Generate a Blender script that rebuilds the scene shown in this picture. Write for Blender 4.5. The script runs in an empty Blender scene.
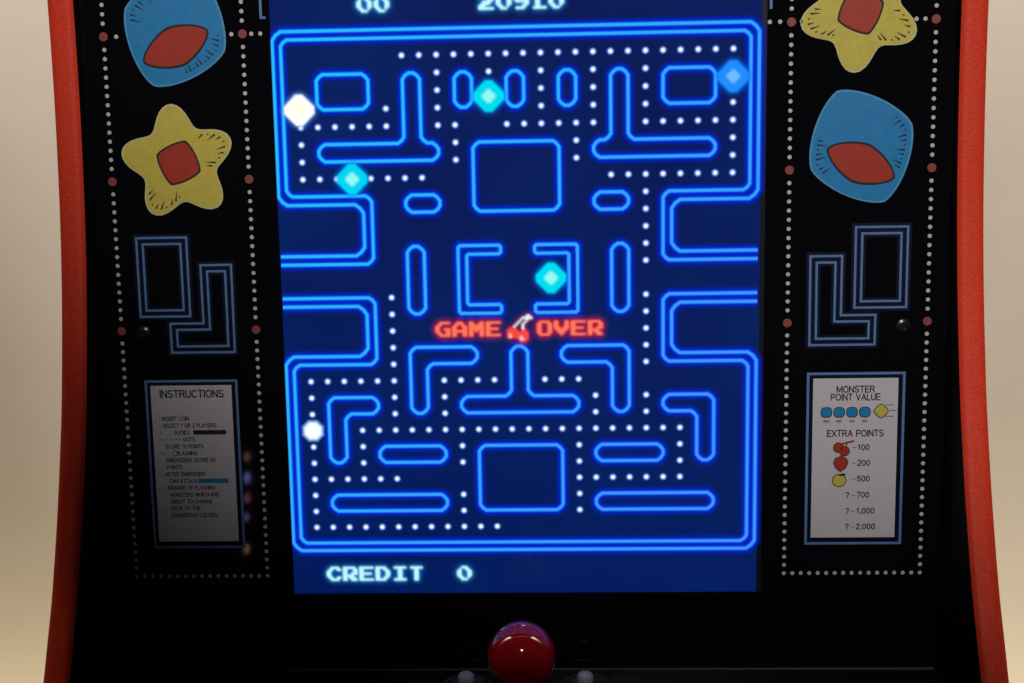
import bpy, math
import numpy as np
from mathutils import Matrix, Vector, geometry

# ------------------------------------------------------------------ frame
S = 0.0094                                   # one maze tile in metres
TILT = math.radians(75)                      # the monitor leans back 15 degrees
FR = Matrix.Translation((0, 0, 1.05)) @ Matrix.Rotation(TILT, 4, 'X')
scene = bpy.context.scene
COL = scene.collection
ROOT = Vector((0, 0, 0.63))

def W(x, y, z=0.0):                          # panel coordinates -> metres
    return FR @ Vector((x * S, y * S, z * S))

def lin(c):
    return tuple((v / 12.92 if v <= .04045 else ((v + .055) / 1.055) ** 2.4) for v in (c[0] / 255, c[1] / 255, c[2] / 255))

# ------------------------------------------------------------------ materials
def nodes(name):
    m = bpy.data.materials.new(name); m.use_nodes = True
    nt = m.node_tree; nt.nodes.clear()
    out = nt.nodes.new('ShaderNodeOutputMaterial')
    return m, nt, out

def surf(name, col, rough=.5, spec=.5, var=0.0, scale=60, bump=0.0, bscale=400, coat=0.0, metal=0.0, rvar=0.0):
    m, nt, out = nodes(name)
    b = nt.nodes.new('ShaderNodeBsdfPrincipled')
    nt.links.new(b.outputs[0], out.inputs[0])
    b.inputs['Base Color'].default_value = (*col, 1)
    b.inputs['Roughness'].default_value = rough
    b.inputs['Specular IOR Level'].default_value = spec
    b.inputs['Metallic'].default_value = metal
    b.inputs['Coat Weight'].default_value = coat
    b.inputs['Coat Roughness'].default_value = .05
    tc = nt.nodes.new('ShaderNodeTexCoord')
    if var or rvar:
        n = nt.nodes.new('ShaderNodeTexNoise'); n.inputs['Scale'].default_value = scale
        n.inputs['Detail'].default_value = 5; n.inputs['Roughness'].default_value = .6
        nt.links.new(tc.outputs['Object'], n.inputs['Vector'])
        if var:
            r = nt.nodes.new('ShaderNodeMapRange')
            r.inputs['From Min'].default_value = .3; r.inputs['From Max'].default_value = .7
            r.inputs['To Min'].default_value = 1 - var; r.inputs['To Max'].default_value = 1 + var
            nt.links.new(n.outputs['Fac'], r.inputs['Value'])
            mx = nt.nodes.new('ShaderNodeVectorMath'); mx.operation = 'SCALE'
            mx.inputs[0].default_value = col
            nt.links.new(r.outputs[0], mx.inputs['Scale']); nt.links.new(mx.outputs[0], b.inputs['Base Color'])
        if rvar:
            r2 = nt.nodes.new('ShaderNodeMapRange')
            r2.inputs['From Min'].default_value = .3; r2.inputs['From Max'].default_value = .7
            r2.inputs['To Min'].default_value = max(0, rough - rvar); r2.inputs['To Max'].default_value = rough + rvar
            nt.links.new(n.outputs['Fac'], r2.inputs['Value']); nt.links.new(r2.outputs[0], b.inputs['Roughness'])
    if bump:
        n = nt.nodes.new('ShaderNodeTexNoise'); n.inputs['Scale'].default_value = bscale
        n.inputs['Detail'].default_value = 3
        nt.links.new(tc.outputs['Object'], n.inputs['Vector'])
        bp = nt.nodes.new('ShaderNodeBump'); bp.inputs['Strength'].default_value = bump
        bp.inputs['Distance'].default_value = .001
        nt.links.new(n.outputs['Fac'], bp.inputs['Height']); nt.links.new(bp.outputs[0], b.inputs['Normal'])
    return m

def display_mat():
    m, nt, out = nodes('lcd_glass')
    b = nt.nodes.new('ShaderNodeBsdfPrincipled'); nt.links.new(b.outputs[0], out.inputs[0])
    b.inputs['Base Color'].default_value = (.004, .004, .006, 1); b.inputs['Roughness'].default_value = .12
    tc = nt.nodes.new('ShaderNodeTexCoord')
    n = nt.nodes.new('ShaderNodeTexNoise'); n.inputs['Scale'].default_value = 9; n.inputs['Detail'].default_value = 2
    nt.links.new(tc.outputs['Object'], n.inputs['Vector'])
    r = nt.nodes.new('ShaderNodeMix'); r.data_type = 'RGBA'
    r.inputs[6].default_value = (*lin((0, 12, 72)), 1); r.inputs[7].default_value = (*lin((3, 36, 106)), 1)
    nt.links.new(n.outputs['Fac'], r.inputs[0])
    nt.links.new(r.outputs[2], b.inputs['Emission Color']); b.inputs['Emission Strength'].default_value = 1
    return m

def pixel_mat():  # also carries the glow painted round lines, text and dots
    m, nt, out = nodes('lit_pixels_and_glow')
    a = nt.nodes.new('ShaderNodeVertexColor'); a.layer_name = 'Col'
    e = nt.nodes.new('ShaderNodeEmission'); t = nt.nodes.new('ShaderNodeBsdfTransparent')
    mx = nt.nodes.new('ShaderNodeMixShader')
    nt.links.new(a.outputs['Color'], e.inputs[0]); nt.links.new(a.outputs['Alpha'], mx.inputs[0])
    nt.links.new(t.outputs[0], mx.inputs[1]); nt.links.new(e.outputs[0], mx.inputs[2]); nt.links.new(mx.outputs[0], out.inputs[0])
    e.inputs[1].default_value = 1.0
    return m

def emit(name, col, s):
    m, nt, out = nodes(name); e = nt.nodes.new('ShaderNodeEmission')
    e.inputs[0].default_value = (*col, 1); e.inputs[1].default_value = s
    nt.links.new(e.outputs[0], out.inputs[0]); return m

M = dict(
    bezel=surf('smoked_acrylic', (.0026, .0026, .0042), .036, .35, rvar=.008, scale=30),
    black=surf('black_laminate', (.0025, .0025, .0032), .45, .22, bump=.15, bscale=900, var=.3, scale=200),
    inner=surf('black_side_laminate', (.0035, .0035, .0038), .55, .15, bump=.15, bscale=900),
    lip=surf('acrylic_edge', (.09, .09, .10), .35, .5),
    red=surf('red_vinyl_edge', (.56, .036, .014), .5, .22, var=.16, scale=700, bump=.22, bscale=800),
    redside=surf('red_side_paint', (.48, .022, .014), .45, .4, var=.08, scale=120, bump=.2, bscale=500),
    wall=surf('cream_wall_paint', (.66, .60, .50), .85, .2, var=.03, scale=9, bump=.12, bscale=120),
    card=surf('silver_grey_card', (.43, .415, .455), .45, .4, var=.05, scale=500),
    ink=surf('black_ink', (.018, .018, .02), .6, .2),
    blueline=surf('blue_print', (.075, .16, .34), .5, .3, var=.08, scale=300),
    navy=surf('navy_print', (.0012, .0028, .016), .4, .3),
    dotw=surf('white_print', (.40, .40, .41), .5, .3, var=.08, scale=400),
    dotr=surf('dull_red_print', (.20, .045, .045), .5, .3, var=.15, scale=600),
    artblue=surf('sky_blue_print', (.012, .17, .40), .45, .35, var=.07, scale=250),
    artblue2=surf('pale_blue_print', (.06, .25, .45), .45, .35, var=.07, scale=250),
    artred=surf('brick_red_print', (.30, .028, .016), .45, .35, var=.08, scale=250),
    artyel=surf('mustard_print', (.44, .37, .062), .45, .35, var=.08, scale=250),
    artcream=surf('cream_print', (.45, .43, .22), .45, .35, var=.05, scale=250),
    bolt=surf('black_oxide', (.02, .02, .02), .3, .6, metal=.6, rvar=.1, scale=900),
    ball=surf('red_gloss_plastic', (.50, .005, .014), .10, .6, coat=1, bump=.02, bscale=120),
    chrome=surf('steel', (.5, .5, .52), .25, .5, metal=1),
    rim=surf('black_button_plastic', (.03, .028, .028), .28, .5, rvar=.05, scale=300),
    white=surf('white_button_plastic', (.60, .55, .62), .4, .5, var=.05, scale=300),
    lcdrim=surf('dark_lcd_border', (.008, .009, .018), .3, .4),
    lcd=display_mat(), px=pixel_mat(),
)

# ------------------------------------------------------------------ builders
def make(name, verts, faces, mat, parent=None, cols=None, smooth=False, world=False, label=None):
    me = bpy.data.meshes.new(name)
    off = ROOT
    vs = [tuple((Vector(v) if world else W(*v)) - off) for v in verts]
    me.from_pydata(vs, [], faces); me.update()
    me.materials.append(mat)
    if cols is not None:
        at = me.color_attributes.new('Col', 'FLOAT_COLOR', 'POINT')
        at.data.foreach_set('color', np.asarray(cols, dtype=np.float32).ravel())
    if smooth:
        me.polygons.foreach_set('use_smooth', [True] * len(me.polygons))
    o = bpy.data.objects.new(name, me); COL.objects.link(o)
    if parent is not None: o.parent = parent
    if parent is None or parent == 'none': o.location = off
    if label: o['label'] = label
    return o

class MB:
    def __init__(s): s.v = []; s.f = []
    def add(s, v, f):
        k = len(s.v); s.v += list(v); s.f += [tuple(i + k for i in q) for q in f]
    def box(s, x0, x1, y0, y1, z0, z1):
        s.add([(x, y, z) for z in (z0, z1) for y in (y0, y1) for x in (x0, x1)],
              [(0, 2, 3, 1), (4, 5, 7, 6), (0, 1, 5, 4), (2, 6, 7, 3), (0, 4, 6, 2), (1, 3, 7, 5)])
    def disc(s, x, y, z, r, n=16, rim=None, h=0.0):
        p = [(x + r * math.cos(2 * math.pi * i / n), y + r * math.sin(2 * math.pi * i / n), z) for i in range(n)]
        s.add(p, [tuple(range(n))])
    def poly(s, pts, z):
        vs = [Vector((x, y, 0)) for x, y in pts]
        s.add([(x, y, z) for x, y in pts], geometry.tessellate_polygon([vs]))
    def ring(s, outer, inner, z):            # band between two matching outlines
        n = len(outer)
        s.add([(x, y, z) for x, y in outer] + [(x, y, z) for x, y in inner],
              [(i, (i + 1) % n, n + (i + 1) % n, n + i) for i in range(n)])
    def build(s, name, mat, parent=None, **k): return make(name, s.v, s.f, mat, parent, **k)

def offset(pts, d):                           # inward offset of a CCW outline
    n = len(pts); out = []
    for i in range(n):
        p, q, r = Vector(pts[i - 1]), Vector(pts[i]), Vector(pts[(i + 1) % n])
        a = (q - p).normalized(); b = (r - q).normalized()
        na = Vector((-a.y, a.x)); nb = Vector((-b.y, b.x))
        m = (na + nb) / max(.25, 1 + na.dot(nb))
        out.append(tuple(q + m * d))
    return out

def ccw(pts):
    a = sum(pts[i - 1][0] * pts[i][1] - pts[i][0] * pts[i - 1][1] for i in range(len(pts)))
    return pts if a > 0 else pts[::-1]

def lathe(prof, n, centre, axis_y, axis_z):
    """profile (r, h) turned round an axis; axis direction (0, axis_y, axis_z) in panel space"""
    ax = Vector((0, axis_y, axis_z)).normalized(); u = Vector((1, 0, 0)); w = ax.cross(u)
    v = []; f = []
    for r, h in prof:
        for i in range(n):
            a = 2 * math.pi * i / n
            v.append(tuple(Vector(centre) + ax * h + (u * math.cos(a) + w * math.sin(a)) * r))
    for j in range(len(prof) - 1):
        for i in range(n):
            a = j * n + i; b = j * n + (i + 1) % n
            f.append((a, b, b + n, a + n))
    f.append(tuple(range(n))[::-1]); f.append(tuple(range((len(prof) - 1) * n, len(prof) * n)))
    return v, f

def arc(cx, cy, rx, ry, a0, a1, n=10):
    return [(cx + rx * math.cos(math.radians(a0 + (a1 - a0) * k / n)), cy + ry * math.sin(math.radians(a0 + (a1 - a0) * k / n))) for k in range(n + 1)]
BAR = lambda *p: list(p)
FONT = {  # width, strokes; cap height 1
'A': (.72, [BAR((0, 0), (.36, 1), (.72, 0)), BAR((.12, .34), (.6, .34))]),
'B': (.64, [BAR((0, 0), (0, 1), (.38, 1)) + arc(.38, .76, .24, .24, 90, -90) + BAR((0, .52)), BAR((.3, .52)) + arc(.38, .26, .26, .26, 90, -90) + BAR((0, 0))]),
'C': (.7, [arc(.36, .5, .36, .5, 42, 318, 16)]), 'D': (.68, [BAR((0, 0), (0, 1), (.3, 1)) + arc(.3, .5, .38, .5, 90, -90, 14) + BAR((0, 0))]),
'E': (.58, [BAR((.58, 1), (0, 1), (0, 0), (.58, 0)), BAR((0, .52), (.52, .52))]), 'F': (.54, [BAR((.54, 1), (0, 1), (0, 0)), BAR((0, .5), (.48, .5))]),
'G': (.74, [arc(.37, .5, .37, .5, 45, 350, 16) + BAR((.74, .5), (.42, .5))]), 'H': (.66, [BAR((0, 0), (0, 1)), BAR((.66, 0), (.66, 1)), BAR((0, .52), (.66, .52))]),
'I': (.02, [BAR((.01, 0), (.01, 1))]), 'K': (.66, [BAR((0, 0), (0, 1)), BAR((.62, 1), (0, .38)), BAR((.22, .58), (.66, 0))]), 'L': (.52, [BAR((0, 1), (0, 0), (.52, 0))]),
'M': (.82, [BAR((0, 0), (0, 1), (.41, .12), (.82, 1), (.82, 0))]), 'N': (.66, [BAR((0, 0), (0, 1), (.66, 0), (.66, 1))]), 'O': (.76, [arc(.38, .5, .38, .5, 0, 360, 20)]),
'P': (.62, [BAR((0, 0), (0, 1), (.36, 1)) + arc(.36, .73, .26, .27, 90, -90) + BAR((0, .46))]),
'R': (.66, [BAR((0, 0), (0, 1), (.38, 1)) + arc(.38, .75, .25, .25, 90, -90) + BAR((0, .5)), BAR((.36, .5), (.66, 0))]),
'S': (.62, [arc(.31, .75, .29, .25, 35, 270, 12) + arc(.31, .25, .31, .25, 90, -150, 12)]), 'T': (.64, [BAR((0, 1), (.64, 1)), BAR((.32, 1), (.32, 0))]),
'U': (.64, [BAR((0, 1), (0, .32)) + arc(.32, .32, .32, .32, 180, 360, 12) + BAR((.64, 1))]), 'V': (.68, [BAR((0, 1), (.34, 0), (.68, 1))]),
'W': (.96, [BAR((0, 1), (.24, 0), (.48, 1), (.72, 0), (.96, 1))]), 'X': (.66, [BAR((0, 0), (.66, 1)), BAR((0, 1), (.66, 0))]), 'Y': (.68, [BAR((0, 1), (.34, .45), (.68, 1)), BAR((.34, .45), (.34, 0))]),
'Z': (.6, [BAR((0, 1), (.6, 1), (0, 0), (.6, 0))]),
'0': (.56, [arc(.28, .5, .28, .5, 0, 360, 18)]), '1': (.4, [BAR((.08, .78), (.26, 1), (.26, 0))]),
'2': (.56, [arc(.28, .72, .27, .28, 165, -20, 10) + BAR((0, 0), (.56, 0))]), '4': (.58, [BAR((.44, 0), (.44, 1), (0, .3), (.58, .3))]),
'5': (.56, [BAR((.5, 1), (.1, 1), (.04, .5)) + arc(.27, .32, .28, .32, 120, -150, 12)]), '6': (.56, [arc(.28, .3, .28, .3, 0, 360, 14), BAR((.0, .32)) + arc(.3, .5, .3, .5, 180, 50, 8)]),
'7': (.56, [BAR((0, 1), (.56, 1), (.2, 0))]), '8': (.56, [arc(.28, .75, .24, .25, 0, 360, 14), arc(.28, .27, .28, .27, 0, 360, 14)]),
'?': (.5, [arc(.25, .74, .25, .26, 170, -50, 10) + BAR((.25, .28)), BAR((.25, .1), (.25, 0))]), '.': (.1, [BAR((.05, .1), (.05, 0))]), ',': (.12, [BAR((.08, .1), (.03, -.16))]),
'\u2022': (.2, [BAR((.0, .42), (.2, .42)), BAR((.0, .5), (.2, .5))]), '\u2013': (.5, [BAR((0, .42), (.5, .42))]), ' ': (.26, [])}
def text_mesh(body, x, y, size, z, sx=1.0, align='LEFT', weight=.15):
    """lettering as flat strokes; x/y of the baseline, size = cap height in panel units"""
    gap = .24; v = []; f = []
    tw = sum(FONT[c][0] + gap for c in body) - gap
    cx = -tw / 2 if align == 'CENTER' else 0
    for c in body:
        wd, strokes = FONT[c]
        parts = []
        for st in strokes:                       # break each stroke at its sharp corners
            cur = [st[0]]
            for i in range(1, len(st)):
                cur.append(st[i])
                if i < len(st) - 1 and (Vector(st[i]) - Vector(st[i - 1])).length > 1e-6 and (Vector(st[i + 1]) - Vector(st[i])).length > 1e-6 \
                        and (Vector(st[i]) - Vector(st[i - 1])).angle(Vector(st[i + 1]) - Vector(st[i])) > .9:
                    parts.append(cur); cur = [st[i]]
            parts.append(cur)
        for st in parts:
            k = len(v); n = len(st)
            for i in range(n):
                q = Vector(st[i]); a = q - Vector(st[i - 1]) if i else Vector(st[1]) - q; b_ = Vector(st[i + 1]) - q if i < n - 1 else a.copy()
                if a.length < 1e-6: a = b_.copy()
                if b_.length < 1e-6: b_ = a.copy()
                a.normalize(); b_.normalize(); na = Vector((-a.y, a.x)); nb = Vector((-b_.y, b_.x)); m = (na + nb) / max(.5, 1 + na.dot(nb))
                e = a * weight * .5 * (-1 if i == 0 else 1 if i == n - 1 else 0)
                if n == 2 or (i in (0, n - 1)): q = q + e * .8
                for s_ in (-.5, .5):
                    p = q + m * weight * s_; v.append((x + (cx + p.x) * size * sx, y + p.y * size, z))
            f += [(k + 2 * i, k + 2 * i + 2, k + 2 * i + 3, k + 2 * i + 1) for i in range(n - 1)]
        cx += wd + gap
    return v, f

# ------------------------------------------------------------------ cabinet
cab = bpy.data.objects.new('arcade_cabinet', None); COL.objects.link(cab); cab.location = ROOT
cab['label'] = 'black arcade cabinet with curved red side edges, blue maze screen and red ball joystick'
cab['category'] = 'arcade machine'

XL, XR, TH = -25.1, 25.0, 1.46
prof = [(46, 9.2), (42, 9.4), (38, 9.0), (34, 6.6), (30, 3.8), (26, 2.2), (22, 1.35), (17.4, 1.02), (11.8, .98), (6, 1.25), (2, 1.65), (-1.4, 2.15), (-5.4, 2.9), (-8.2, 3.6),
        (-11, 4.4), (-13.6, 5.25), (-16.2, 6.2), (-18.2, 7.1), (-20.4, 8.1), (-22.6, 9.2), (-25, 10.7), (-28, 13.2), (-31, 16.5),
        (-33.5, 19), (-36, 19.4), (-40, 18)]
def smooth_prof(p, k=4):
    o = []
    for i in range(len(p) - 1):
        p0 = Vector(p[max(i - 1, 0)]); p1 = Vector(p[i]); p2 = Vector(p[i + 1]); p3 = Vector(p[min(i + 2, len(p) - 1)])
        for j in range(k):
            t = j / k
            o.append(tuple(.5 * ((2 * p1) + (p2 - p0) * t + (2 * p0 - 5 * p1 + 4 * p2 - p3) * t * t + (3 * p1 - p0 - 3 * p2 + p3) * t ** 3)))
    o.append(p[-1]); return o
P = smooth_prof(prof)

for sgn, xi in ((-1, XL), (1, XR)):
    n = len(P); xo = xi + sgn * TH
    v = []; f = []
    for x in (xi, xo):
        v += [(x, y, z - .22) for y, z in P] + [(x, y, -32.0) for y, z in P]
    for s in (0, 2 * n):
        for i in range(n - 1): f.append((s + i, s + i + 1, s + n + i + 1, s + n + i))
    for i in range(n - 1):
        f.append((i, i + 1, 2 * n + i + 1, 2 * n + i)); f.append((n + i, n + i + 1, 3 * n + i + 1, 3 * n + i))
    f.append((0, n, 3 * n, 2 * n)); f.append((n - 1, 2 * n - 1, 4 * n - 1, 3 * n - 1))
    sp = make('side_panel', v, f, M['inner'], cab)
    me = sp.data; me.materials.append(M['redside'])
    for k in range(n - 1, 2 * (n - 1)): me.polygons[k].material_index = 1      # painted outer faces
    # moulded red edge: a rounded strip following the front profile
    cs = []
    m_ = 12
    for j in range(m_ + 1):
        t = j / m_; u = 2 * t - 1
        cs.append((t, .22 * (1 - abs(u) ** 4.5) - .20))
    v = []; f = []; k = len(cs)
    for i, (y, z) in enumerate(P):
        a = Vector(P[max(i - 1, 0)]); b = Vector(P[min(i + 1, n - 1)]); d = (b - a).normalized()
        nrm = Vector((-d.y, d.x)) * 1.0
        if nrm.y < 0: nrm = -nrm
        for t, h in cs: v.append((xi + sgn * (TH * t * 1.01 - .004), y + nrm.x * h, z + nrm.y * h))
    for i in range(n - 1):
        for j in range(k - 1):
            a = i * k + j; f.append((a, a + 1, a + k + 1, a + k))
    make('edge_trim', v, f, M['red'], sp, smooth=True)

# housing behind the screen and under the controls
b = MB(); b.box(XL + .01, XR - .01, -39.5, 45.5, -31.9, -1.2); b.build('housing', M['black'], cab)
b = MB(); b.box(XL + .01, XR - .01, 32, 45.4, -1.19, 7.6); b.build('marquee_blocker', M['black'], cab)  # out of view; added to block bright wall reflections on the ball
# smoked acrylic front with the monitor opening
SX0, SX1, SY0, SY1 = -14.05, 14.40, -18.2, 20.3
b = MB()
x0, x1, y0, y1 = XL + .03, XR - .03, -23.0, 29.0
for r in ((x0, SX0, y0, y1), (SX1, x1, y0, y1), (SX0, SX1, y0, SY0), (SX0, SX1, SY1, y1)):
    b.box(*r[:2], *r[2:], -.55, 0)
bez = b.build('bezel', M['bezel'], cab)
b = MB(); b.box(x0 + .5, x1 - .15, -23.1, -22.99, -.5, .06); b.build('bezel_lip', M['lip'], cab)

# monitor
b = MB(); b.box(SX0 + .002, 14.12, SY0 + .002, SY1 - .002, -.5, -.16); disp = b.build('monitor', M['lcd'], cab, label='lit blue monitor showing a maze game')
ZS = -.15
b = MB(); b.box(14.122, SX1 - .002, SY0 + .002, SY1 - .002, -.5, -.2); b.build('monitor_rim', M['lcdrim'], disp)

# ---- soft bitmap patches, each with a painted glow halo
def gauss(a, s):
    r = max(1, int(3 * s + .5)); k = np.exp(-.5 * (np.arange(-r, r + 1) / s) ** 2); k /= k.sum()
    for ax in (0, 1):
        a = np.apply_along_axis(lambda q: np.convolve(q, k, 'same'), ax, a)
    return a

def patch(pix, x, y, z, name, core_s=.42, halo=(0, 90, 220), halo_s=1.3, halo_a=.9, parent=None, tile=8.0, ss=3):
    """pix: dict (col,row)->rgb. x,y panel position of the bitmap's upper left corner."""
    pad = 4
    w = max(c for c, r in pix) + 1; h = max(r for c, r in pix) + 1
    A = np.zeros(((h + 2 * pad) * ss, (w + 2 * pad) * ss)); RGB = np.zeros(A.shape + (3,))
    for (c, r), col in pix.items():
        A[(r + pad) * ss:(r + pad + 1) * ss, (c + pad) * ss:(c + pad + 1) * ss] = 1
        RGB[(r + pad) * ss:(r + pad + 1) * ss, (c + pad) * ss:(c + pad + 1) * ss] = lin(col)
    a = gauss(A, core_s * ss); rgb = np.stack([gauss(RGB[..., i], core_s * ss) for i in range(3)], -1) / np.maximum(a, 1e-4)[..., None]
    hl = np.clip(gauss(A, halo_s * ss) * 1.7, 0, 1) * halo_a
    a = np.clip(a * 1.15, 0, 1)
    al = a + hl * (1 - a)
    col = (rgb * a[..., None] + np.array(lin(halo)) * (hl * (1 - a))[..., None]) / np.maximum(al, 1e-4)[..., None]
    H, Wd = al.shape; idx = -np.ones((H, Wd), int); v = []; cs = []
    use = al > .012
    u2 = use.copy(); u2[1:] |= use[:-1]; u2[:-1] |= use[1:]; u2[:, 1:] |= use[:, :-1]; u2[:, :-1] |= use[:, 1:]
    for j in range(H):
        for i in range(Wd):
            if u2[j, i]:
                idx[j, i] = len(v)
                v.append((x + ((i + .5) / ss - pad) / tile, y - ((j + .5) / ss - pad) / tile, z))
                aa = al[j, i] if use[j, i] else 0
                cs.append((*col[j, i], aa))
    f = []
    for j in range(H - 1):
        for i in range(Wd - 1):
            q = (idx[j, i], idx[j + 1, i], idx[j + 1, i + 1], idx[j, i + 1])
            if min(q) >= 0: f.append(q)
    return v, f, cs

def add_patch(store, p):
    k = len(store[0]); store[0].extend(p[0]); store[1].extend([tuple(i + k for i in q) for q in p[1]]); store[2].extend(p[2])

def show(name, store, label=None):
    return make(name, store[0], store[1], M['px'], disp, cols=store[2], label=label)

GLY = {
'0': "..###..,.#..##.,##...##,##...##,##...##,.##..#.,..###..", '1': "..##...,.###...,..##...,..##...,..##...,..##...,.######",
'2': ".#####.,##...##,....###,..####.,.####..,###....,#######", '9': ".#####.,##...##,##...##,.######,.....##,....##.,.####..",
'C': "..####.,.##..##,##.....,##.....,##.....,.##..##,..####.", 'R': "######.,##...##,##...##,##..###,#####..,##.###.,##..###",
'E': "#######,##.....,##.....,######.,##.....,##.....,#######", 'D': "#####..,##..##.,##...##,##...##,##...##,##..##.,#####..",
'I': ".######,...##..,...##..,...##..,...##..,...##..,.######", 'T': ".######,...##..,...##..,...##..,...##..,...##..,...##..",
'G': "..#####,.##....,##.....,##..###,##...##,.##..##,..#####", 'A': "..###..,.##.##.,##...##,##...##,#######,##...##,##...##",
'M': "##...##,###.###,#######,#######,##.#.##,##...##,##...##", 'V': "##...##,##...##,##...##,###.###,.#####.,..###..,...#...",
'O': ".#####.,##...##,##...##,##...##,##...##,##...##,.#####."}
def word(s, col):
    px = {}
    for k, ch in enumerate(s):
        if ch == ' ': continue
        for r, row in enumerate(GLY[ch].split(',')):
            for c, q in enumerate(row):
                if q == '#': px[(k * 8 + c, r)] = col
    return px
def text_on_screen(name, items, col, halo, label):
    st = ([], [], [])
    for s, x, y in items: add_patch(st, patch(word(s, col), x, y, ZS + .06, name, halo=halo, halo_a=.85))
    return show(name, st, label)
CY = (190, 250, 255)
text_on_screen('score_text', [('00', -9, 17.33)], CY, (0, 130, 225), 'score figures 00')
text_on_screen('high_score_text', [('20910', -2, 17.33)], CY, (0, 130, 225), 'score figures 20910')
text_on_screen('credit_text', [('CREDIT', -12, -16.5), ('0', -4, -16.5)], CY, (0, 130, 225), 'the words CREDIT 0')
text_on_screen('game_over_text', [('GAME', -4.95, -1.5), ('OVER', 1.08, -1.5)], (255, 118, 92), (205, 15, 45), 'red words GAME OVER')

# ---- maze of our own layout
HALF = """##############
#.............
#.####.##.##.#
#.####.##.##.#
#.####.##.##.#
#......##.....
#.########.###
#.########.###
#..........###
######.###.###
######.###.###
######........
######.##.####
######.##.####
.......##.####
######.##.####
######.##.####
######........
######.#####.#
######.#####.#
#......##....#
#.####.##.####
#.####.##.####
#.##..........
#.##.#####.###
#.##.#####.###
#..........###
#.########.###
#.########.###
#.............
##############""".split()
grid = [r + r[::-1] for r in HALF]
def wall(c, r): return 0 <= r < 31 and 0 <= c < 28 and grid[r][c] == '#'
def P2(c, r): return (c - 14.0, 15.5 - r)          # tile coordinates -> panel coordinates

# inner walls: outlines of the solid squares between wall-tile centres
cells = set()
for r in range(1, 29):
    for c in range(1, 26):
        if all(wall(c + a, r + b_) for a in (0, 1) for b_ in (0, 1)): cells.add((c, r))
# leave out what belongs to the outer frame, its side pockets and the centre brackets
cells = {(c, r) for c, r in cells if not (9 <= r <= 12 and (c < 5 or c > 21)) and not (15 <= r <= 18 and (c < 5 or c > 21)) and not (12 <= r <= 15 and 9 < c < 17)}
edges = {}
for c, r in cells:
    for a, b_, nb in (((c, r), (c + 1, r), (c, r - 1)), ((c + 1, r), (c + 1, r + 1), (c + 1, r)),
                     ((c + 1, r + 1), (c, r + 1), (c, r + 1)), ((c, r + 1), (c, r), (c - 1, r))):
        if nb not in cells: edges[a] = b_
loops = []
while edges:
    st = next(iter(edges)); cur = st; lp = []
    while cur in edges:
        lp.append(cur); cur = edges.pop(cur)
    q = [lp[i] for i in range(len(lp)) if not ((lp[i - 1][0] == lp[i][0] == lp[(i + 1) % len(lp)][0]) or (lp[i - 1][1] == lp[i][1] == lp[(i + 1) % len(lp)][1]))]
    loops.append([P2(x + .5, y + .5) for x, y in q])

def chamfer(pts, closed, k=.36):
    out = []; n = len(pts)
    for i in range(n):
        if not closed and i in (0, n - 1): out.append(pts[i]); continue
        p, q, r = Vector(pts[i - 1]), Vector(pts[i]), Vector(pts[(i + 1) % n])
        a = (p - q); b_ = (r - q); kk = min(k, a.length * .45, b_.length * .45)
        for t in (0, .5, 1):
            s = q + a.normalized() * kk * (1 - t) ; e = q + b_.normalized() * kk * t
            mid = (q + a.normalized() * kk) * (1 - t) + (q + b_.normalized() * kk) * t
            out.append(tuple(mid + (q - mid) * (.18 if t == .5 else 0)))
    return out

XS = [(-.42, 0), (-.2, .5), (-.115, .95), (-.055, 1), (.055, 1), (.115, .95), (.2, .5), (.42, 0)]
def ribbon(st, pts, closed, z):
    n = len(pts); k0 = len(st[0]); m_ = len(XS)
    for i in range(n):
        q = Vector(pts[i])
        a = (q - Vector(pts[i - 1])) if (closed or i > 0) else (Vector(pts[1]) - q)
        b_ = (Vector(pts[(i + 1) % n]) - q) if (closed or i < n - 1) else a
        a.normalize(); b_.normalize()
        na = Vector((-a.y, a.x)); nb = Vector((-b_.y, b_.x)); mm = (na + nb) / max(.3, 1 + na.dot(nb))
        t = min(1, max(0, (q.x * .7 - q.y * .55 + 14) / 26))
        core = [u * (1 - t) + w_ * t for u, w_ in zip((38, 190, 255), (62, 150, 255))]
        flank_glow = (0, 40, 225)  # blue glow painted on both sides of the line, fading by alpha
        for j, (o, al) in enumerate(XS):
            p = q + mm * o
            st[0].append((p.x, p.y, z))
            cc = core if abs(o) < .07 else ([.35 * u + .65 * w_ for u, w_ in zip(core, flank_glow)] if abs(o) < .12 else flank_glow)
            st[2].append((*lin(cc), al))
    for i in range(n if closed else n - 1):
        for j in range(m_ - 1):
            a = k0 + i * m_ + j; b2 = k0 + ((i + 1) % n) * m_ + j
            st[1].append((a, b2, b2 + 1, a + 1))
walls = ([], [], [])
zz = ZS + .01
for lp in loops: ribbon(walls, chamfer(lp, True), True, zz)
def mirror(p): return [(-x, y) for x, y in p]
ins = [(-14, 2), (-8.5, 2), (-8.5, 6), (-13.5, 6), (-13.5, 15)]
out = [(-14, 2.5), (-9, 2.5), (-9, 5.5), (-13.97, 5.5), (-13.97, 15.47)]
ribbon(walls, chamfer(ins + mirror(ins)[::-1], False), False, zz + .012)
ribbon(walls, chamfer(out + mirror(out)[::-1], False, .5), False, zz + .024)
ins = [(-14, 0), (-8.5, 0), (-8.5, -4), (-13.5, -4), (-13.5, -15)]
out = [(-14, -.5), (-9, -.5), (-9, -3.5), (-13.97, -3.5), (-13.97, -15.47)]
ribbon(walls, chamfer(ins + mirror(ins)[::-1], False), False, zz + .012)
ribbon(walls, chamfer(out + mirror(out)[::-1], False, .5), False, zz + .024)
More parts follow.
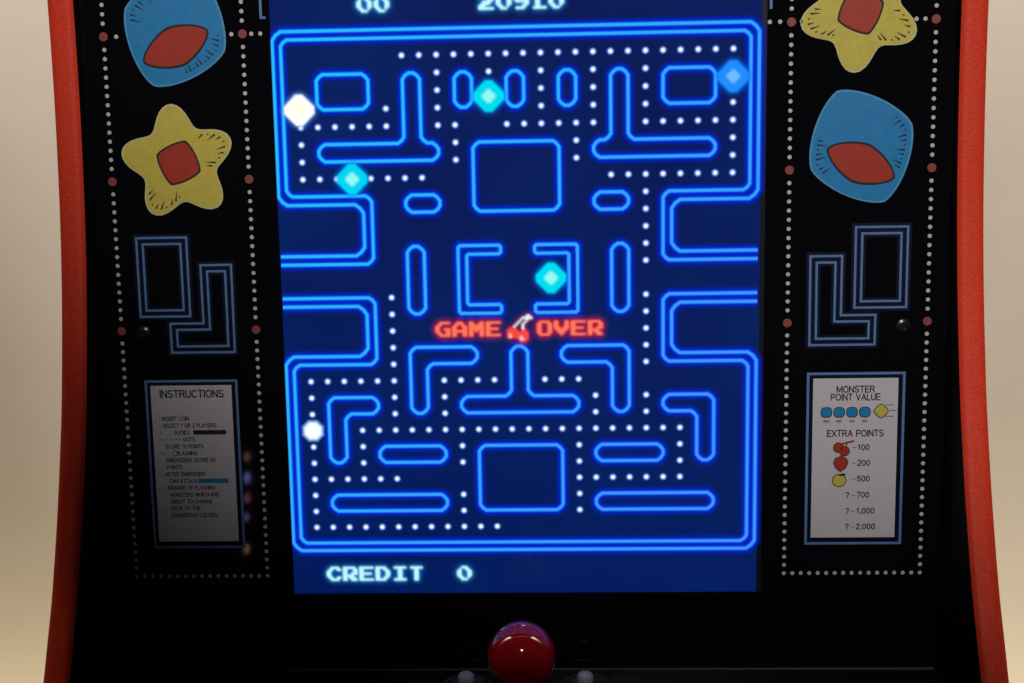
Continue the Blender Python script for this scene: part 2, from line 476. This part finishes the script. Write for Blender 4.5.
for s in (-1, 1):                                  # two facing brackets in the middle
    o1 = [(s * 1.0, 3.0), (s * 3.5, 3.0), (s * 3.5, -1.0), (s * 1.0, -1.0), (s * 1.0, -.5), (s * 3.0, -.5), (s * 3.0, 2.5), (s * 1.0, 2.5)]
    ribbon(walls, chamfer(o1, True, .12), True, zz + .012)
show('maze_walls', walls, 'bright blue outlines of the maze walls')

# ---- dots along the lanes
dots = ([], [], [])
def eaten(c, r):
    if r < 4 and c < 7: return True
    if r == 4 and c < 6: return True
    if 9 <= r <= 17 and not (c == 21 or (c == 6 and r > 14)): return True
    if r in (8,) and 9 <= c <= 18: return True
    if r in (18, 19) and c not in (6, 21): return True
    if r == 20 and 18 <= c: return True
    if r in (21, 22) and c > 22: return True
    if r >= 23 and c > 23: return True
    if r == 26 and 7 <= c <= 14: return True
    if r == 29 and c > 12: return True
    if r == 14: return True
    if (r, c) in ((27, 26), (28, 26)): return True
    return False
DP = [(0.0, 1, (255, 253, 246)), (.088, 1, (250, 250, 250)), (.15, .9, (120, 165, 235)), (.27, 0, (10, 60, 200))]  # last ring paints a glow fading out round each dot
def dot(x, y, z, st, prof=DP, n=10):
    k = len(st[0]); st[0].append((x, y, z)); st[2].append((*lin(prof[0][2]), 1))
    for r, a, c in prof[1:]:
        for i in range(n):
            t = 2 * math.pi * (i + .5) / n
            st[0].append((x + r * math.cos(t), y + r * math.sin(t), z)); st[2].append((*lin(c), a))
    for i in range(n): st[1].append((k, k + 1 + i, k + 1 + (i + 1) % n))
    for q in range(len(prof) - 2):
        for i in range(n):
            a = k + 1 + q * n + i; b_ = k + 1 + q * n + (i + 1) % n; st[1].append((a, a + n, b_ + n, b_))
POW = (1, 23)
for r in range(31):
    for c in range(28):
        if grid[r][c] == '.' and not eaten(c, r) and (c, r) != POW:
            if r in (5,) and c in (11, 12): continue
            x, y = P2(c + .5, r + .5); dot(x, y, zz + .04, dots)
show('pellets', dots, 'small white dots along the maze lanes')
pw = ([], [], [])
x, y = P2(POW[0] + .5, POW[1] + .5)
dot(x, y, zz + .045, pw, [(0, 1, (255, 255, 255)), (.47, 1, (250, 255, 255)), (.56, .95, (180, 225, 255)), (.8, 0, (0, 90, 230))], 8)
show('power_pellet', pw, 'large white dot near the lower left of the maze')

# ---- plain game pieces and the bonus fruit
def gem(core, mid):
    px = {}
    for r in range(14):
        for c in range(14):
            d = abs(c - 6.5) + abs(r - 6.5)
            if d <= 8.2 and abs(c - 6.5) < 6.6 and abs(r - 6.5) < 6.6: px[(c, r)] = mid if d < 3.2 else core
    return px
def sprite(name, px, x, y, halo, label, ha=.8):
    st = ([], [], []); add_patch(st, patch(px, x - .875, y + .875, ZS + .075, name, halo=halo, halo_a=ha)); show(name, st, label)
for x, y, c, m_, lb in ((-1.52, 11.6, (0, 222, 240), (150, 250, 240), 'cyan gem piece in the upper middle lane'), (12.5, 12.45, (35, 140, 255), (110, 190, 255), 'dim blue gem piece near the upper right corner'),
                        (-9.6, 6.98, (0, 215, 245), (150, 250, 245), 'cyan gem piece in the left lane'), (1.94, 1.04, (0, 222, 240), (150, 250, 240), 'cyan gem piece between the middle brackets')):
    sprite('gem_piece', gem(c, m_), x, y, (0, 110, 240), lb)
sprite('player_piece', gem((255, 255, 250), (255, 255, 225)), -12.55, 11.0, (60, 140, 240), 'white gem piece by the left maze frame')
cherry = {}
for cx, cy in ((3.0, 8.2), (8.2, 9.6)):
    for r in range(14):
        for c in range(14):
            d = math.hypot(c - cx, r - cy)
            if d < 2.75: cherry[(c, r)] = (255, 205, 200) if math.hypot(c - cx + 1, r - cy - 1) < 1.0 else (245, 75, 65)
for c, r in ((4, 5), (5, 4), (6, 3), (7, 2), (8, 1), (9, 1), (10, 0), (11, 0), (11, 1), (10, 2), (10, 1), (9, 3), (8, 4), (8, 5), (8, 6), (12, 1)): cherry[(c, r)] = (235, 240, 250)
st = ([], [], []); add_patch(st, patch(cherry, -.82, -1.12, ZS + .075, 'cherries', halo=(150, 10, 60), halo_a=.8)); show('cherries', st, 'pair of red cherries between the two words')

# ------------------------------------------------------------------ printed artwork on the bezel
CX = .05
def zig(k): return .012 + .012 * k
bds = {-1: MB(), 1: MB()}; spots = []
SP = .527
def column(x):
    bd = bds[1 if x > 0 else -1]
    for y, dy in ((15.39, 1), ):
        for i in range(8): bd.disc(x, y + .74 + i * SP, zig(1), .122, 12)
    for ya, yb in ((15.39, 7.08), (7.08, -1.79)):
        n = 14 if ya > 10 else 15
        for i in range(n): bd.disc(x, ya - .74 - i * (ya - yb - 1.48) / (n - 1), zig(1), .122, 12)
    n = 29
    for i in range(n): bd.disc(x, -2.53 - i * (17.0 - 2.53) / (n - 1), zig(1), .122, 12)
    for y in (15.39, 7.08, -1.79): spots.append((x, y))
for s in (-1, 1):
    for xx in (15.69, 23.79): column(CX + s * xx)
    for i in range(1, 16): bds[s].disc(CX + s * (15.69 + i * 8.1 / 16), -17.0, zig(1), .122, 12)
for x in (-23.0, -16.28, -15.12, -14.6): bds[-1].disc(x + .0, 15.38, zig(1), .122, 12)
for x in (14.52, 15.1, 16.33, 21.7, 22.22, 22.74, 23.24): bds[1].disc(x, 15.42, zig(1), .122, 12)
bds[-1].build('dotted_border', M['dotw'], bez, label='white printed dots bordering the left art strip')
bds[1].build('dotted_border', M['dotw'], bez, label='white printed dots bordering the right art strip')
for x, y in spots:
    rd = MB(); rd.disc(x, y, zig(1), .255, 20); rd.build('red_spot', M['dotr'], bez)

def double_outline(name, outer, gap=.37, w=.135, label=None):
    o = ccw(outer); b1 = MB()
    b1.ring(o, offset(o, w), zig(2)); i1 = offset(o, gap); b1.ring(i1, offset(i1, w), zig(2))
    p = b1.build(name, M['blueline'], bez, label=label)
    nb = MB(); nb.ring(offset(o, -.16), offset(o, gap + w + .16), zig(1)); nb.build('navy_ground', M['navy'], p)
R_ = [(-22.6, 3.81), (-19.48, 3.81), (-19.48, -1.01), (-22.6, -1.01)]
L_ = [(-18.85, 2.16), (-16.89, 2.16), (-16.91, -3.19), (-20.83, -3.19), (-20.84, -1.31), (-18.84, -1.31)]
mr = lambda p: [(.06 - x, y) for x, y in p]
double_outline('printed_rectangle', R_, label='blue double outlined rectangle on the left art strip')
double_outline('printed_angle', L_, label='blue double outlined L shape on the left art strip')
double_outline('printed_rectangle', mr(R_), label='blue double outlined rectangle on the right art strip')
double_outline('printed_angle', mr(L_), label='blue double outlined L shape on the right art strip')
b = MB()
b.box(-14.6, -14.45, 16.2, 20, .005, .03); b.box(-14.449, -14.25, 16.2, 16.33, .005, .03)
b.build('printed_bracket', M['blueline'], bez, label='end of a blue printed outline left of the monitor top')
b = MB(); b.box(14.5, 14.66, 16.14, 20, .005, .03)
b.build('printed_bracket', M['blueline'], bez, label='end of a blue printed outline right of the monitor top')

# abstract panels standing in for the printed drawings
def blob(cx, cy, a, b_, n, rot, k=0.0, lobes=3, p=2.0, N=72):
    o = []
    for i in range(N):
        t = 2 * math.pi * i / N; c, s = math.cos(t), math.sin(t)
        r = (abs(c) ** p + abs(s) ** p) ** (-1 / p) * (1 + k * math.cos(lobes * t))
        x, y = a * r * c, b_ * r * s
        o.append((cx + x * math.cos(rot) - y * math.sin(rot), cy + x * math.sin(rot) + y * math.cos(rot)))
    return o
def blob_pt(cx, cy, a, b_, rot, k, lobes, p, deg):
    t = math.radians(deg); c, q = math.cos(t), math.sin(t)
    rr = (abs(c) ** p + abs(q) ** p) ** (-1 / p) * (1 + k * math.cos(lobes * t)); x, y = a * rr * c, b_ * rr * q
    return (cx + x * math.cos(rot) - y * math.sin(rot), cy + x * math.sin(rot) + y * math.cos(rot))
def hatch(parent, fn, cx, cy, spans):          # short tapering ink strokes just inside the edge
    for a, e in spans:
        b1 = MB()
        n = int((e - a) / 5.5)
        for i in range(n):
            d = a + (e - a) * i / n; x, y = fn(d); v = Vector((cx - x, cy - y)); v.normalize(); w_ = Vector((-v.y, v.x)) * .055
            ln = .35 + .25 * math.sin(i * 2.1); q0 = Vector((x, y)) + v * .28; q1 = q0 + v * ln
            b1.poly([tuple(q0 + w_), tuple(q0 - w_), tuple(q1 - w_ * .2), tuple(q1 + w_ * .2)], zig(3))
        b1.build('hatching', M['ink'], parent)
def badge(cx, cy, s, kind, label):
    rot = math.radians(24) * s
    if kind == 'blue':
        o = blob(cx, cy, 3.0, 3.35, 0, rot, 0, 3, 1.45); b1 = MB(); b1.poly(o, zig(2)); p = b1.build('blue_emblem', M['artblue'], bez, label=label)
        b2 = MB(); b2.ring(blob(cx, cy, 3.12, 3.47, 0, rot, 0, 3, 1.45), o, zig(1)); b2.build('outline', M['artblue2'], p)
        yy = cy - .95
        b3 = MB(); b3.poly(blob(cx, yy, 2.0, 1.05, 0, rot * -1.0, 0, 3, 1.5), zig(4)); b3.build('red_lozenge', M['artred'], p)
        b4 = MB(); b4.ring(blob(cx, yy, 2.14, 1.19, 0, rot * -1.0, 0, 3, 1.5), blob(cx, yy, 2.0, 1.05, 0, rot * -1.0, 0, 3, 1.5), zig(3)); b4.build('lozenge_outline', M['ink'], p)
        hatch(p, lambda t: blob_pt(cx, cy, 3.0, 3.35, rot, 0, 3, 1.45, t), cx, cy, ((-50, 20), (150, 195)))
    else:
        o = blob(cx, cy, 2.75, 2.75, 0, rot, .2, 5, 2.0); b1 = MB(); b1.poly(o, zig(2)); p = b1.build('yellow_emblem', M['artyel'], bez, label=label)
        b2 = MB(); b2.ring(blob(cx, cy, 2.85, 2.85, 0, rot, .2, 5, 2.0), o, zig(1)); b2.build('outline', M['artcream'], p)
        b3 = MB(); b3.poly(blob(cx, cy, 1.25, 1.25, 0, rot + .78, 0, 3, 1.3), zig(4)); b3.build('red_lozenge', M['artred'], p)
        b4 = MB(); b4.ring(blob(cx, cy, 1.38, 1.38, 0, rot + .78, 0, 3, 1.3), blob(cx, cy, 1.25, 1.25, 0, rot + .78, 0, 3, 1.3), zig(3)); b4.build('lozenge_outline', M['ink'], p)
        hatch(p, lambda t: blob_pt(cx, cy, 2.75, 2.75, rot, .2, 5, 2.0, t), cx, cy, ((-30, 30), (200, 250)))
badge(-19.55, 15.7, -1, 'blue', 'blue emblem with red lozenge at the top left'); badge(-19.75, 8.1, 1, 'yellow', 'yellow emblem with red centre on the left strip')
badge(19.6, 15.9, -1, 'yellow', 'yellow emblem with red centre at the top right'); badge(19.8, 8.35, 1, 'blue', 'blue emblem with red lozenge on the right strip')

# cards
def card(cx0, cx1, cy0, cy1, fx0, fx1, fy0, fy1, name, label):
    b1 = MB(); b1.box(cx0, cx1, cy0, cy1, .004, zig(2)); c = b1.build(name, M['card'], cab, label=label)
    o = [(fx0, fy0), (fx1, fy0), (fx1, fy1), (fx0, fy1)]
    b2 = MB(); b2.ring(o, offset(o, .15), zig(1)); b2.build('card_border', M['blueline'], c)
    b3 = MB(); b3.ring(offset(o, .152), [(cx0 + .001, cy0 + .001), (cx1 - .001, cy0 + .001), (cx1 - .001, cy1 - .001), (cx0 + .001, cy1 - .001)], zig(1) - .004); b3.build('border_ground', M['navy'], c)
    return c
cl = card(-22.21, -17.3, -14.79, -5.12, -22.55, -16.92, -15.23, -4.78, 'instruction_card', 'dim grey card headed INSTRUCTIONS')
cr = card(17.3, 22.27, -14.79, -5.12, 16.93, 22.68, -15.23, -4.76, 'points_card', 'grey card listing MONSTER POINT VALUE and EXTRA POINTS')
ZT = zig(3)
def lettering(lines, parent, name='lettering', mat='ink'):
    v = []; f = []
    for body, x, y, size, sx, al, wt in lines:
        a, q = text_mesh(body, x, y, size, ZT, sx, al, wt); k = len(v); v += a; f += [tuple(i + k for i in t) for t in q]
    make(name, v, f, M[mat], parent)
ls = [('INSTRUCTIONS', -19.72, -5.84, .42, .98, 'CENTER', .19)]
rows = ['\u2022 INSERT COIN.', '\u2022 SELECT 1 OR 2 PLAYERS.', '\u2022        AVOIDS', '\u2022 \u2022 \u2022 \u2022 \u2022 \u2022 \u2022  DOTS', '   SCORE 10 POINTS.',
        '\u2022 \u2022       FLASHING', '   ENERGIZERS SCORE 50', '   POINTS.', '\u2022 AFTER ENERGIZING', '   CAN ATTACK', '\u2022 BEWARE OF FLASHING', '   MONSTERS WHICH ARE', '   ABOUT TO CHANGE', '   BACK TO THE', '   DANGEROUS COLORS.']
for i, t in enumerate(rows): ls.append((t, -21.76 + (i > 8) * .12, -7.25 - i * .428, .22, .9, 'LEFT', .2))
lettering(ls, cl)
b = MB(); o = blob(-20.9, -9.28, .18, .18, 0, 0, N=20); b.ring(o, blob(-20.9, -9.28, .145, .145, 0, 0, N=20), ZT); b.build('circle_mark', M['ink'], cl)
b = MB(); b.box(-19.6, -17.75, -11.13, -10.86, ZT - .002, ZT + .004); b.build('blue_bar', M['artblue'], cl)
b = MB(); b.box(-19.75, -17.75, -8.13, -7.86, ZT - .002, ZT + .004); b.build('dark_bar', M['ink'], cl)
ls = [('MONSTER', 19.79, -5.95, .36, .98, 'CENTER', .18), ('POINT VALUE', 19.79, -6.42, .36, .93, 'CENTER', .18), ('EXTRA POINTS', 19.82, -8.60, .36, .96, 'CENTER', .18)]
for t, y in (('100', -9.42), ('200', -10.37), ('500', -11.33), ('700', -12.32), ('1,000', -13.30), ('2,000', -14.27)):
    ls.append((t, 20.0 , y, .31, 1.05, 'LEFT', .18)); ls.append(('\u2013', 19.68, y, .31, 1.3, 'LEFT', .1))
for y in (-12.32, -13.30, -14.27): ls.append(('?', 19.36, y, .31, 1, 'LEFT', .18))
for x, t in ((18.1, '1600'), (18.85, '800'), (19.6, '400'), (20.35, '200')): ls.append((t, x, -7.75, .13, 1, 'CENTER', .2))
lettering(ls, cr)
def icon(name, pts, mat, y=0):
    b1 = MB(); b1.poly(pts, ZT + .008); p = b1.build(name, M[mat], cr)
    b2 = MB(); o = ccw(pts); b2.ring(offset(o, -.05), o, ZT + .004); b2.build('icon_outline', M['ink'], p)
for x in (18.1, 18.85, 19.6, 20.35): icon('blue_counter', blob(x, -7.15, .29, .27, 0, 0, 0, 3, 3.0, N=28), 'artblue')
icon('yellow_counter', blob(21.3, -7.1, .40, .40, 0, .0, 0, 3, 1.25, N=28), 'artyel')
b = MB()
for k, (xa, xb) in enumerate(((21.55, 22.05), (21.8, 22.2), (21.55, 22.05))): b.box(xa, xb, -6.75 - k * .34, -6.715 - k * .34, ZT - .002, ZT + .002)
b.build('speed_lines', M['ink'], cr)
for px_, py_, r in ((18.85, -9.28, .27), (19.2, -9.5, .27)): icon('cherry', blob(px_, py_, r, r, 0, 0, N=24), 'artred')
b = MB(); b.poly([(18.85, -9.05), (19.35, -8.92), (19.75, -8.82), (19.78, -8.92), (19.4, -9.03), (19.3, -9.25), (19.24, -9.25), (19.28, -9.05), (18.9, -9.12)], ZT + .012); b.build('cherry_stalk', M['artred'], cr)
icon('strawberry', [(18.98, -10.72), (18.72, -10.5), (18.6, -10.2), (18.68, -9.96), (18.9, -9.88), (19.0, -9.82), (19.1, -9.88), (19.32, -9.96), (19.4, -10.2), (19.28, -10.5)], 'artred')
icon('orange_fruit', blob(18.93, -11.28, .38, .35, 0, 0, N=28), 'artyel')
b = MB(); b.poly([(18.85, -10.98), (19.1, -10.84), (19.35, -10.9), (19.2, -11.0), (19.0, -11.02)], ZT + .012); b.build('fruit_leaf', M['ink'], cr)

# mounting bolts
for x, y in ((-22.41, -1.92), (22.45, -2.06)):
    v, f = lathe([(.44, .0), (.44, .06), (.40, .13), (.27, .19), (.19, .2), (.17, .1), (.02, .1)], 28, (x, y, .005), 0, 1)
    make('mounting_bolt', v, f, M['bolt'], cab, smooth=False, label='black bolt head beside the printed rectangle')

# ------------------------------------------------------------------ control deck
SL = math.radians(6)
DY, DZ = -math.sin(SL), math.cos(SL)
def deck(s, h=0): return (-23.12 + DY * s + DZ * h, .05 + DZ * s - DY * h)
b = MB()
a0 = deck(0); a1 = deck(19); a2 = (a1[0] - 9, a1[1] - 1); a3 = (a0[0] - 12, -1)
for q in ((a0, a1, a2, a3),):
    v = [(x, y, z) for x in (XL + .02, XR - .02) for y, z in q]
    b.add(v, [(0, 1, 2, 3), (7, 6, 5, 4), (0, 4, 5, 1), (1, 5, 6, 2), (2, 6, 7, 3), (3, 7, 4, 0)])
b.build('control_deck', M['black'], cab)

js = bpy.data.objects.new('joystick', None); COL.objects.link(js); js.parent = cab
js['label'] = 'joystick with a glossy red ball top'
def child(name, v, f, mat, par, smooth=True): return make(name, v, f, M[mat], par, smooth=smooth)
BC = (.04, -19.74, 6.0); BR = 1.94
pr = [(max(.001, BR * math.sin(math.pi * i / 40)), -BR * math.cos(math.pi * i / 40)) for i in range(41)]
v, f = lathe(pr, 64, BC, DZ, -DY); child('ball_top', v, f, 'ball', js)
dy0, dz0 = deck(0)
ss = (BC[1] - dy0) * DY + (BC[2] - dz0) * DZ
hh = (BC[1] - dy0) * DZ - (BC[2] - dz0) * DY
fy, fz = deck(ss)
v, f = lathe([(.37, 0.05), (.37, hh - 1.5)], 24, (BC[0], fy, fz), DZ, -DY); child('shaft', v, f, 'chrome', js)
v, f = lathe([(1.9, .005), (1.9, .1), (1.8, .16), (.45, .2)], 40, (BC[0], fy, fz), DZ, -DY); child('dust_washer', v, f, 'rim', js)
for x, lb in ((-3.42, 'push button with pale raised cap left of the red ball'), (3.68, 'push button with pale raised cap right of the red ball')):
    y, z = deck(2.35)
    bt = bpy.data.objects.new('push_button', None); COL.objects.link(bt); bt.parent = cab; bt['label'] = lb
    v, f = lathe([(1.62, .005), (1.62, .18), (1.55, .3), (1.35, .36), (1.2, .28), (1.15, .16), (.05, .16)], 44, (x, y, z), DZ, -DY); child('rim', v, f, 'rim', bt)
    v, f = lathe([(.50, .15), (.50, .82), (.47, .98), (.38, 1.1), (.22, 1.17), (.02, 1.19)], 32, (x, y, z), DZ, -DY); child('cap', v, f, 'white', bt)

# ------------------------------------------------------------------ wall behind
wl = bpy.data.meshes.new('wall')
bmv = [(-2.5, .42, 0), (2.5, .42, 0), (2.5, .42, 3.2), (-2.5, .42, 3.2), (-2.5, .52, 0), (2.5, .52, 0), (2.5, .52, 3.2), (-2.5, .52, 3.2)]
wl.from_pydata(bmv, [], [(0, 1, 2, 3), (5, 4, 7, 6), (0, 4, 5, 1), (3, 2, 6, 7), (0, 3, 7, 4), (1, 5, 6, 2)])
wl.materials.append(M['wall']); wo = bpy.data.objects.new('wall', wl); COL.objects.link(wo); wo['kind'] = 'structure'

# ------------------------------------------------------------------ lamps and added fill lights
def aim(o, loc, tgt):
    o.location = loc; d = Vector(tgt) - Vector(loc); o.rotation_euler = d.to_track_quat('-Z', 'Y').to_euler()
def lamp(name, typ, energy, col, loc, tgt, **k):
    l = bpy.data.lights.new(name, typ); l.energy = energy; l.color = col
    for a, b_ in k.items(): setattr(l, a, b_)
    o = bpy.data.objects.new(name, l); COL.objects.link(o); aim(o, loc, tgt); return o
lamp('room_lamp', 'SPOT', 98, (1, .94, .88), W(10, 105, 150), W(20, 60, 0), spot_size=math.radians(51.6), spot_blend=.42, shadow_soft_size=.06)  # soft cone edge shaped to imitate a cast shadow at lower left
lamp('wall_fill', 'AREA', 118, (1, .95, .88), (0, .08, 2.3), (0, .42, 2.3), shape='RECTANGLE', size=2.6, size_y=.3)  # added area light that brightens only the wall, no real fixture
lamp('low_fill', 'AREA', 17, (1, .84, .60), (0, .06, .05), (0, .42, .05), shape='RECTANGLE', size=2.4, size_y=.1)  # added warm fill for the lower wall, no real source there

CM = Vector((2.358, 7.758, -73.18))  # unseen bulbs added behind the camera to make coloured glints in the bezel
for k, (px_, py_, c, e, nm) in enumerate(((-16.56, -9.55, (1, .45, .35), 3.6, 'peach'), (-16.62, -10.85, (.35, .35, 1), 7, 'blue'), (-16.68, -12.1, (1, .4, .45), 3.6, 'pink'),
                                     (-16.79, -13.3, (.5, .35, 1), 5, 'violet'), (-16.86, -15.3, (1, .5, .35), 3.6, 'amber'), (-17.02, -19.0, (.6, .7, .9), 2, 'pale'))):
    q = CM + (Vector((px_, py_, 0)) - CM) * ((73.18 + 150 + 3 * (k % 3)) / 73.18)
    me = bpy.data.meshes.new('glint_bulb'); vv = []; ff = []
    for i in range(7):
        for j in range(12):
            a = math.pi * (i + .5) / 7; t = 2 * math.pi * j / 12
            rr = (.004, .005, .0042, .0036, .0045, .0034)[k]; vv.append((rr * math.sin(a) * math.cos(t), rr * math.sin(a) * math.sin(t), rr * 1.9 * math.cos(a)))
    for i in range(6):
        for j in range(12): ff.append((i * 12 + j, i * 12 + (j + 1) % 12, (i + 1) * 12 + (j + 1) % 12, (i + 1) * 12 + j))
    ff += [tuple(range(12)), tuple(range(72, 84))]
    me.from_pydata(vv, [], ff); me.materials.append(emit('glint_bulb_' + nm, c, e))
    o = bpy.data.objects.new('glint_bulb', me); COL.objects.link(o); o.location = W(*q)
    o['label'] = nm + ' bulb added out of view for a glint in the black panel'; o['category'] = 'fairy light'; o['group'] = 'bulbs added for glints'  # classed as fairy lights, but only unseen bulbs added for glints

w = bpy.data.worlds.new('World'); scene.world = w; w.use_nodes = True
w.node_tree.nodes['Background'].inputs[0].default_value = (.9, .85, .8, 1)
w.node_tree.nodes['Background'].inputs[1].default_value = .006

# ------------------------------------------------------------------ camera
cam = bpy.data.cameras.new('camera'); co = bpy.data.objects.new('camera', cam); COL.objects.link(co)
Rm = Matrix(((0.999223652003748, -0.017246082308284946, -0.035421263688757074),
             (0.012054308613920872, 0.9898110957467411, -0.14187560882856),
             (0.03750715825189843, 0.14133848513992955, 0.9892505474844153)))
Cp = Vector((2.3582569096476944, 7.7584009110986685, 73.17661018614892))
m4 = Rm.transposed().to_4x4(); m4.translation = Cp * S
co.matrix_world = FR @ m4
cam.sensor_width = 36; cam.lens = 1250 * 36 / 1024; cam.clip_start = .01; cam.clip_end = 50
scene.camera = co
scene.render.resolution_x = 1024; scene.render.resolution_y = 683
scene.view_settings.view_transform = 'Standard'; scene.view_settings.look = 'None'
scene.view_settings.exposure = 0; scene.view_settings.gamma = 1
scene.render.engine = 'CYCLES'
scene.cycles.transparent_max_bounces = 16
